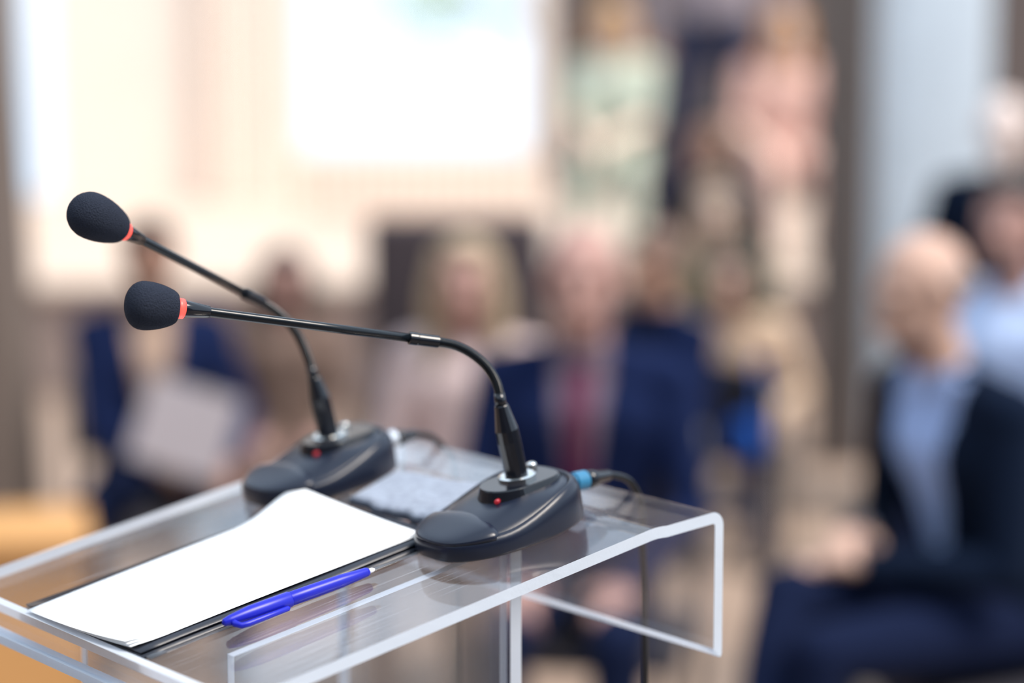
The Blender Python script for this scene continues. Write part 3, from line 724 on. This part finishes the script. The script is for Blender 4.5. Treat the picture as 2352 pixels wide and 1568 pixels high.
def skin(name, c): return mat(name, c, 0.5, noise=0.12, nscale=14, spec=0.4)
def cloth(name, c): return mat(name, c, 0.9, noise=0.18, nscale=30, bump=0.2, bscale=500, spec=0.08)
SHOE = mat('black_leather', (0.02, 0.018, 0.018), 0.35)
EYE = mat('dark_iris', (0.03, 0.02, 0.02), 0.2)
def person(head_px, depth, face, label, group, skin_m, top_m, bottom_m, shirt_m=None, tie_m=None, shoe_m=SHOE, floor=0.0, stand=False,
           lean=0.06, hands=None, bare_arms=False, bare_legs=False, hair=None, hair_m=None, beard_m=None, head_pitch=0.0, head_yaw=0.0,
           knees=None, voxel=0.009, chair=None, glasses=False, watch=False, feet=None, vwide=0.085):
    Hw = at(head_px[0], head_px[1], depth)
    rz = math.atan2(-face[0], face[1])
    b = Blob()
    # ---- skeleton in local metres: +y is forward
    if stand: P = Vector((0, 0, 0.93)); sp = Vector((0, math.sin(lean), math.cos(lean)))
    else: P = Vector((0, 0, 0.545)); sp = Vector((0, math.sin(lean), math.cos(lean)))
    Nk = P + sp * 0.50
    fwd = Vector((0, sp.z, -sp.y))
    Hd = Nk + (sp + Vector((0, 0, 0.6))).normalized() * 0.165 + Vector((0, 0.035, 0))
    sc = (Hw.z - floor) / Hd.z
    SHL = [Nk - sp * 0.055 + Vector((sx * 0.185, 0, 0)) for sx in (-1, 1)]
    # torso
    for sx in (-1, 1):
        b.cap(P + Vector((sx * 0.075, 0, 0)), 0.105, P + sp * 0.20 + Vector((sx * 0.06, 0.0, 0)), 0.100, 'torso')
        b.cap(P + sp * 0.20 + Vector((sx * 0.06, 0, 0)), 0.100, P + sp * 0.36 + Vector((sx * 0.085, 0.005, 0)), 0.110, 'torso')
        b.cap(P + sp * 0.36 + Vector((sx * 0.085, 0.005, 0)), 0.110, Nk - sp * 0.06 + Vector((sx * 0.10, 0, 0)), 0.075, 'torso')
        b.cap(Nk - sp * 0.02 + Vector((sx * 0.03, -0.005, 0)), 0.055, SHL[(sx + 1) // 2], 0.062, 'torso')
    b.cap(P + sp * 0.08 + fwd * 0.016, 0.100, P + sp * 0.36 + fwd * 0.022, 0.100, 'torso'); b.cap(P + sp * 0.36 + fwd * 0.022, 0.100, Nk - sp * 0.06, 0.075, 'torso')
    # neck and head
    b.cap(Nk - sp * 0.03, 0.056, Hd - Vector((0, 0.012, 0.05)), 0.052, 'neck')
    RH = Matrix.Rotation(head_yaw, 3, 'Z') @ Matrix.Rotation(head_pitch, 3, 'X')
    hp = lambda x, y, z: Hd + RH @ Vector((x, y, z))
    b.ell(hp(0, -0.012, 0.03), 0.077, 0.095, 0.092, 'head', RH)
    b.ell(hp(0, 0.018, -0.030), 0.062, 0.070, 0.088, 'head', RH)
    b.cap(hp(0, 0.060, -0.092), 0.024, hp(0, 0.050, -0.075), 0.040, 'jaw')
    b.cap(hp(0, 0.088, 0.010), 0.010, hp(0, 0.108, -0.030), 0.014, 'head')
    b.cap(hp(-0.035, 0.078, 0.026), 0.012, hp(0.035, 0.078, 0.026), 0.012, 'head')
    b.cap(hp(-0.02, 0.085, -0.058), 0.009, hp(0.02, 0.085, -0.058), 0.009, 'lip')
    for sx in (-1, 1): b.cap(hp(sx * 0.078, -0.008, 0.018), 0.012, hp(sx * 0.076, -0.002, -0.018), 0.010, 'head')
    # arms
    if hands is None: hands = [(-0.13, 0.30, 0.60), (0.13, 0.30, 0.60)]
    wr_pts = []
    for i, sx in enumerate((-1, 1)):
        S_ = SHL[i]; W = Vector(hands[i]); d = W - S_; ln = min(d.length, 0.545); d.normalize(); W = S_ + d * ln
        l1, l2 = 0.295, 0.262; ca = (l1 * l1 + ln * ln - l2 * l2) / (2 * l1 * ln); ca = max(-1, min(1, ca))
        pole = Vector((sx * 0.55, -0.45, -0.75)); pole -= d * pole.dot(d); pole.normalize()
        E_ = S_ + d * l1 * ca + pole * l1 * math.sqrt(max(0, 1 - ca * ca))
        b.chain([S_, S_.lerp(E_, 0.5), E_], [0.058, 0.052, 0.043], 'upper_arm')
        b.chain([E_, E_.lerp(W, 0.35), W], [0.043, 0.043, 0.031], 'forearm')
        fd = (W - E_).normalized(); inw = Vector((-sx, 0, 0)); inw -= fd * inw.dot(fd); inw.normalize(); nrm = fd.cross(inw) * sx
        wr_pts.append((W, fd, inw, nrm))
        pb_ = W + fd * 0.02; pe = W + fd * 0.085
        for q in (-1.2, -0.4, 0.4, 1.2): b.cap(pb_ + inw * 0.011 * q, 0.016, pe + inw * 0.017 * q, 0.0125, 'hand')
        down = Vector((0, 0, -1)) - fd * Vector((0, 0, -1)).dot(fd); down = down.normalized() if down.length > 0.1 else nrm
        for q, l in ((-1.5, 0.062), (-0.5, 0.076), (0.5, 0.080), (1.5, 0.070)):
            k0 = pe + inw * 0.014 * q; k1 = k0 + fd * l * 0.50 + down * 0.006; k2 = k1 + (fd * 0.55 + down * 0.8).normalized() * l * 0.5
            b.chain([k0, k1, k2], [0.0105, 0.0095, 0.0085], 'hand')
        t0 = W + fd * 0.03 + inw * 0.026; t1 = t0 + (fd * 0.6 + inw * 0.7).normalized() * 0.036; t2 = t1 + (fd * 0.9 + inw * 0.2).normalized() * 0.030
        b.chain([t0, t1, t2], [0.014, 0.011, 0.009], 'hand')
    # legs
    for i, sx in enumerate((-1, 1)):
        hip = P + Vector((sx * 0.085, 0.0, -0.02))
        if stand:
            ft = Vector(feet[i]) if feet else Vector((sx * 0.13, 0.0, 0.07)); kn = hip.lerp(ft, 0.5) + Vector((0, 0.025, 0))
        else:
            kn = Vector(knees[i]) if knees else Vector((sx * 0.12, 0.44, 0.50)); ft = Vector(feet[i]) if feet else Vector((sx * 0.12, 0.46, 0.07))
        b.chain([hip, hip.lerp(kn, 0.5), kn], [0.092, 0.078, 0.060], 'thigh')
        b.chain([kn, kn.lerp(ft, 0.35), ft], [0.058, 0.057, 0.040], 'shin')
        toe = ft + Vector((sx * 0.02, 0.15, -0.03)); hl = ft + Vector((0, -0.03, -0.035))
        b.cap(hl, 0.034, toe, 0.030, 'foot')
    order = ['skin', 'top', 'shirt', 'tie', 'bottom', 'shoe', 'beard']
    mats = [skin_m, top_m, shirt_m or top_m, tie_m or shirt_m or top_m, bottom_m, shoe_m, beard_m or skin_m]
    def regf(cen, lab, names):
        mp = {'torso': 1, 'neck': 0, 'head': 0, 'lip': 0, 'jaw': 6 if beard_m else 0, 'upper_arm': 1, 'forearm': 0 if bare_arms else 1, 'hand': 0,
              'thigh': 0 if bare_legs else 4, 'shin': 0 if bare_legs else 4, 'foot': 5}
        out = np.array([mp[n_] for n_ in names])[lab]
        rel = cen - np.array(P); up = rel @ np.array(sp); fr = rel @ np.array(fwd); x = np.abs(rel[:, 0])
        tor = out == 1
        tor &= np.isin(lab, [names.index('torso')])
        if shirt_m:
            wv = 0.014 + vwide * np.clip((up - 0.12) / 0.36, 0, 1)
            out[tor & (fr > 0.02) & (x < wv) & (up > 0.10)] = 2
            out[np.isin(lab, [names.index('neck')]) & (up < 0.535)] = 2
            if tie_m: out[tor & (fr > 0.02) & (x < 0.026) & (up > 0.06) & (up < 0.49)] = 3
        out[tor & (up < 0.02)] = 4
        if bare_legs:                                   # dress reaches the knee
            th = np.isin(lab, [names.index('thigh')]); out[th] = 1; out[tor & (up < 0.02)] = 1
        return out
    root = empty('person'); root.rotation_euler = (0, 0, rz); root.scale = (sc, sc, sc)
    off = Matrix.Rotation(rz, 3, 'Z') @ (Hd * sc)
    root.location = (Hw.x - off.x, Hw.y - off.y, floor)
    b.remesh('body', mats, root, voxel, 4, regf)
    for sx in (-1, 1):
        v, f = uvs_sphere(hp(sx * 0.031, 0.077, 0.008), 0.012, 0.010, 0.009, RH, 10, 6); mesh_from('eye', v, f, EYE, root, smooth=True)
    if hair:
        h = Blob()
        if hair in ('short', 'long', 'bob'):
            h.ell(hp(0, -0.030, 0.048), 0.088, 0.100, 0.090, 'h', RH)
            h.ell(hp(0, 0.030, 0.098), 0.066, 0.050, 0.030, 'h', RH)
            h.ell(hp(0, -0.055, -0.005), 0.078, 0.070, 0.085, 'h', RH)
        if hair in ('long', 'bob'):
            zl = -0.27 if hair == 'long' else -0.13
            for sx in (-1, 1):
                h.chain([hp(sx * 0.070, 0.010, 0.070), hp(sx * 0.088, 0.008, -0.03), hp(sx * 0.092, 0.0, -0.11), hp(sx * 0.090, 0.015, zl)], [0.030, 0.034, 0.036, 0.022], 'h')
                h.chain([hp(sx * 0.045, -0.075, 0.03), hp(sx * 0.055, -0.085, -0.08), hp(sx * 0.06, -0.09, zl + 0.02)], [0.05, 0.048, 0.03], 'h')
        if hair == 'fringe':                           # balding: hair only round the sides and back
            h.chain([hp(-0.071, 0.018, 0.028), hp(-0.064, -0.040, 0.03), hp(-0.036, -0.082, 0.01), hp(0.036, -0.082, 0.01), hp(0.064, -0.040, 0.03), hp(0.071, 0.018, 0.028)], [0.009, 0.020, 0.026, 0.026, 0.020, 0.009], 'h')
        h.remesh('hair', [hair_m], root, max(voxel, 0.009), 3)
    if watch:
        W, fd, inw, nrm = wr_pts[1]
        v, f = tube_vf([W - fd * 0.006, W + fd * 0.016], 0.036, 24); mesh_from('watch_strap', v, f, mat('steel_watch', (0.7, 0.75, 0.8), 0.22, metal=1.0), root, smooth=False)
        dd = Vector((0, 0, 1)) - fd * fd.z; dd.normalize()
        v, f = tube_vf([W + fd * 0.005 + dd * 0.030, W + fd * 0.005 + dd * 0.042], 0.021, 24); mesh_from('watch_case', v, f, mat('steel_watch', (0.7, 0.75, 0.8), 0.22, metal=1.0), root)
    tag(root, label, 'person', group)
    if not stand and chair: place_chair((root.location.x, root.location.y, floor), rz, sc, chair)
    root['scale_used'] = sc; del root['scale_used']
    print('PERSON', label[:40], 'scale %.3f' % sc, 'at', [round(c, 2) for c in root.location])
    return root

SK1 = skin('skin_light', (0.56, 0.36, 0.28)); SK2 = skin('skin_tan', (0.42, 0.24, 0.17)); SK3 = skin('skin_rosy', (0.45, 0.26, 0.22)); SK4 = skin('skin_pale', (0.80, 0.58, 0.47))
NAVY = cloth('navy_wool', (0.006, 0.011, 0.036)); NAVY2 = cloth('navy_blue_suit', (0.008, 0.016, 0.060)); CHAR = cloth('charcoal_suit', (0.005, 0.011, 0.028))
JEAN = cloth('dark_denim', (0.022, 0.032, 0.075)); WHITE = cloth('white_cotton', (0.66, 0.66, 0.74)); BLUESH = cloth('light_blue_cotton', (0.36, 0.48, 0.78)); LBLUE = cloth('pale_blue_cotton', (0.55, 0.68, 0.95))
BEIGE = cloth('beige_cotton', (0.42, 0.30, 0.23)); CREAMC = cloth('cream_blouse', (0.78, 0.58, 0.42)); PINKW = cloth('pale_pink_blouse', (0.66, 0.52, 0.50)); WINE = cloth('burgundy_tie', (0.10, 0.012, 0.045))
MINT = cloth('mint_blouse', (0.60, 0.66, 0.54)); CORAL = cloth('peach_pink_dress', (0.74, 0.47, 0.40)); BROWNC = cloth('brown_knit', (0.20, 0.14, 0.115)); SAND = cloth('olive_sand_top', (0.34, 0.29, 0.19)); GREYSH = cloth('mauve_grey_shirt', (0.36, 0.31, 0.34))
BLOND = mat('blond_hair', (0.50, 0.38, 0.25), 0.5, noise=0.4, nscale=30, stretch=(1, 1, 0.1)); GOLD = mat('golden_hair', (0.62, 0.36, 0.13), 0.5, noise=0.4, nscale=30, stretch=(1, 1, 0.1))
DARKH = mat('dark_brown_hair', (0.025, 0.018, 0.015), 0.45, noise=0.4, nscale=30, stretch=(1, 1, 0.1)); GREYH = mat('grey_hair', (0.22, 0.19, 0.18), 0.6, noise=0.3, nscale=40); GINGER = mat('ginger_hair', (0.55, 0.25, 0.07), 0.5, noise=0.4, nscale=30, stretch=(1, 1, 0.1))
TANP = cloth('tan_trousers', (0.30, 0.21, 0.15))
SEATED, FARG = 'seated audience in front', 'people on the terrace'
pr_left = person((345, 600), 6.8, (0.22, -1), 'seated man in open navy suit holding a grey folder, at the left', SEATED, skin('skin_brown', (0.30, 0.16, 0.11)), NAVY2, NAVY, BEIGE, hair='short', hair_m=DARKH, vwide=0.06,
       hands=[(-0.21, 0.32, 0.63), (0.02, 0.33, 0.65)], knees=[(-0.22, 0.42, 0.51), (0.22, 0.42, 0.51)], feet=[(-0.20, 0.44, 0.07), (0.20, 0.44, 0.07)], chair='dark chair under the man with the grey folder')
person((655, 640), 7.8, (0.1, -1), 'short dark-haired person in brown top seated behind the far microphone', SEATED, SK3, BROWNC, BROWNC, hair='bob', hair_m=DARKH,
       chair='dark chair under the dark-haired person in brown')
person((1070, 648), 6.35, (-0.30, -1), 'seated blonde woman in a pale pink blouse', SEATED, SK3, PINKW, BROWNC, hair='long', hair_m=BLOND, head_yaw=0.15,
       chair='dark chair under the blonde woman in pink')
person((1338, 645), 5.35, (-0.15, -1), 'seated balding man in navy suit with burgundy tie', SEATED, SK3, NAVY2, NAVY, cloth('dusky_mauve_shirt', (0.20, 0.16, 0.20)), WINE, hair='fringe', hair_m=GREYH, vwide=0.05, voxel=0.0065,
       chair='dark chair under the man with the burgundy tie')
person((1500, 612), 7.15, (-0.85, -0.6), 'tan-faced man in dark blue suit seated behind the man with the tie', SEATED, SK2, NAVY2, NAVY, NAVY, hair='short', hair_m=BROWNC,
       chair='dark chair under the tan-faced man in blue')
person((1680, 645), 8.0, (-0.15, -1), 'dark-haired woman in a cream blouse seated in the second row', SEATED, SK1, CREAMC, JEAN, hair='bob', hair_m=DARKH, head_yaw=-0.25, lean=0.42,
       hands=[(-0.14, 0.32, 0.60), (0.14, 0.36, 0.64)], chair='dark chair under the woman in the cream blouse')
person((1645, 480), 9.0, (-0.1, -1), 'fair-faced woman in olive sand top seated in a back row', SEATED, SK4, SAND, TANP, hair='bob', hair_m=BLOND,
       chair='dark chair under the woman in the olive top', voxel=0.011)
person((1626, 325), 10.3, (-0.1, -1), 'tan-faced man in navy seated in the last row before the terrace', SEATED, SK2, NAVY, NAVY, hair='short', hair_m=DARKH,
       chair='dark chair under the man in the last row', voxel=0.011)
person((1645, -330), 12.6, (0.0, -1), 'standing person in dark jeans and mauve-grey shirt on the terrace', FARG, SK1, GREYSH, JEAN, stand=True, floor=TER, voxel=0.011, hair='short', hair_m=DARKH,
       hands=[(-0.26, 0.05, 0.85), (0.26, 0.05, 0.85)], feet=[(-0.20, 0, 0.07), (0.20, 0, 0.07)])
person((1408, 62), 12.0, (-0.1, -1), 'golden-haired woman in a mint blouse seated on the terrace', FARG, SK4, MINT, MINT, floor=TER, bare_arms=True, hair='long', hair_m=GOLD, head_pitch=-0.3, voxel=0.011,
       hands=[(-0.02, 0.34, 0.66), (0.08, 0.36, 0.62)], chair='dark chair under the woman in mint on the terrace')
person((1800, 70), 12.0, (0.1, -1), 'ginger-haired woman in a peach pink dress seated on the terrace', FARG, SK4, CORAL, CORAL, floor=TER, bare_arms=True, bare_legs=True, hair='long', hair_m=GINGER, voxel=0.011,
       chair='dark chair under the woman in peach pink on the terrace')
person((2118, 680), 4.95, (-0.90, -0.45), 'bald bearded man in dark suit with clasped hands and steel watch, seated at right', SEATED, SK1, CHAR, NAVY, BLUESH, hair='fringe', hair_m=GREYH, beard_m=mat('dark_stubble', (0.16, 0.10, 0.09), 0.8), lean=0.30, head_pitch=-0.25,
       hands=[(-0.05, 0.36, 0.68), (0.07, 0.31, 0.71)], knees=[(-0.15, 0.54, 0.55), (0.02, 0.50, 0.62)], feet=[(-0.15, 0.56, 0.07), (-0.14, 0.68, 0.34)], watch=True, voxel=0.006,
       chair='dark chair under the bald man with clasped hands')
person((2325, 520), 6.3, (-0.55, -0.9), 'dark-bearded man in light blue shirt seated behind the bald man', SEATED, SK3, LBLUE, NAVY, hair='short', hair_m=DARKH, beard_m=DARKH,
       chair='dark chair under the man in the light blue shirt')
person((2308, 300), 7.6, (-0.2, -1), 'pale bald person in dark jacket standing at the right edge', SEATED, skin('skin_very_pale', (0.82, 0.68, 0.62)), CHAR, CHAR, stand=True,
       hands=[(-0.24, 0.06, 0.85), (0.24, 0.06, 0.85)])

# folder held by the man at the left
GREYF = mat('grey_card_folder', (0.30, 0.27, 0.29), 0.6, noise=0.1)
q = at(425, 985, 6.47)
fo = empty('card_folder', mw=Matrix.Translation(q) @ Matrix.Rotation(0.25, 4, 'Z') @ Matrix.Rotation(math.radians(-16), 4, 'X') @ Matrix.Rotation(math.radians(20), 4, 'Y'))
box('front_cover', -0.125, 0.125, -0.009, -0.006, -0.115, 0.115, GREYF, fo); box('back_cover', -0.125, 0.125, 0.006, 0.009, -0.115, 0.120, GREYF, fo)
box('spine', -0.128, -0.125, -0.009, 0.009, -0.115, 0.115, GREYF, fo); box('papers', -0.12, 0.12, -0.005, 0.005, -0.11, 0.116, WHITE, fo)
tag(fo, 'grey card folder held by the seated man at the left', 'folder')

# blue bag hung by its strap on the backrest of the tan-faced man's chair
ch = [o for o in bpy.data.objects if o.get('label', '') == 'dark chair under the tan-faced man in blue'][0]
cm = Matrix.Translation(ch.location) @ Matrix.Rotation(ch.rotation_euler.z, 4, 'Z') @ Matrix.Scale(ch.scale[0], 4)
bp_ = empty('shoulder_bag', mw=cm @ Matrix.Translation((-0.155, -0.207, 0.62)))
M_BP = cloth('bright_blue_fabric', (0.03, 0.13, 0.55))
v, f = uvs_sphere(Vector((0, 0, 0)), 0.085, 0.034, 0.080, None, 24, 14); mesh_from('bag_body', v, f, M_BP, bp_, smooth=True)
v, f = tube_vf([(-0.05, 0, 0.066), (0.05, 0, 0.066)], 0.008, 10); mesh_from('zip', v, f, M_CHAIRM, bp_, smooth=True)
v, f = tube_vf(catmull([(-0.06, -0.010, 0.05), (-0.05, -0.026, 0.18), (-0.02, -0.034, 0.247), (0.0, -0.058, 0.254), (0.02, -0.084, 0.246), (0.03, -0.090, 0.15), (0.02, -0.088, 0.05)], 5), 0.006, 8); mesh_from('strap', v, f, M_BP, bp_, smooth=True)
tag(bp_, 'round bright blue bag hung on a chair back in the second row', 'bag')
# dark upholstered armchair behind the blonde woman
M_ARM = mat('dark_mauve_upholstery', (0.050, 0.036, 0.042), 0.85, noise=0.3, nscale=20)
q = at(1045, 510, 8.2)
ac = empty('armchair', (q.x, q.y, 0.0), math.pi)
zt_ = q.z
box('backrest', -0.31, 0.31, -0.30, -0.14, 0.30, zt_, M_ARM, ac, 0.03)
box('seat', -0.22, 0.22, -0.14, 0.40, 0.22, 0.44, M_ARM, ac, 0.04)
for sx in (-1, 1):
    box('armrest', sx * 0.26 - 0.05, sx * 0.26 + 0.05, -0.12, 0.40, 0.22, 0.62, M_ARM, ac, 0.03)
    for y in (-0.26, 0.36): tube('leg', [(sx * 0.24, y, 0.0), (sx * 0.24, y, 0.31 if y < 0 else 0.23)], [0.018, 0.024], M_CHAIRM, ac, 10)
tag(ac, 'dark mauve upholstered armchair behind the blonde woman', 'armchair')

# orange wooden stool at the lower left
M_OR = mat('orange_varnished_wood', (0.62, 0.33, 0.12), 0.6, noise=0.3, nscale=12, stretch=(1, 1, 8))
q = at(10, 1200, 6.05)
oc = empty('wooden_stool', (q.x, q.y, 0.0), math.radians(12)); ht = q.z
box('seat', -0.21, 0.21, -0.20, 0.20, ht - 0.035, ht, M_OR, oc, 0.01)
for sx in (-1, 1):
    box('side_board', sx * 0.19 - 0.012, sx * 0.19 + 0.012, -0.17, 0.17, 0, ht - 0.035, M_OR, oc)
box('front_board', -0.178, 0.178, -0.168, -0.148, 0.06, ht - 0.035, M_OR, oc); box('stretcher', -0.178, 0.178, 0.10, 0.12, 0.10, 0.16, M_OR, oc)
tag(oc, 'orange varnished wooden box stool at the lower left corner', 'stool')
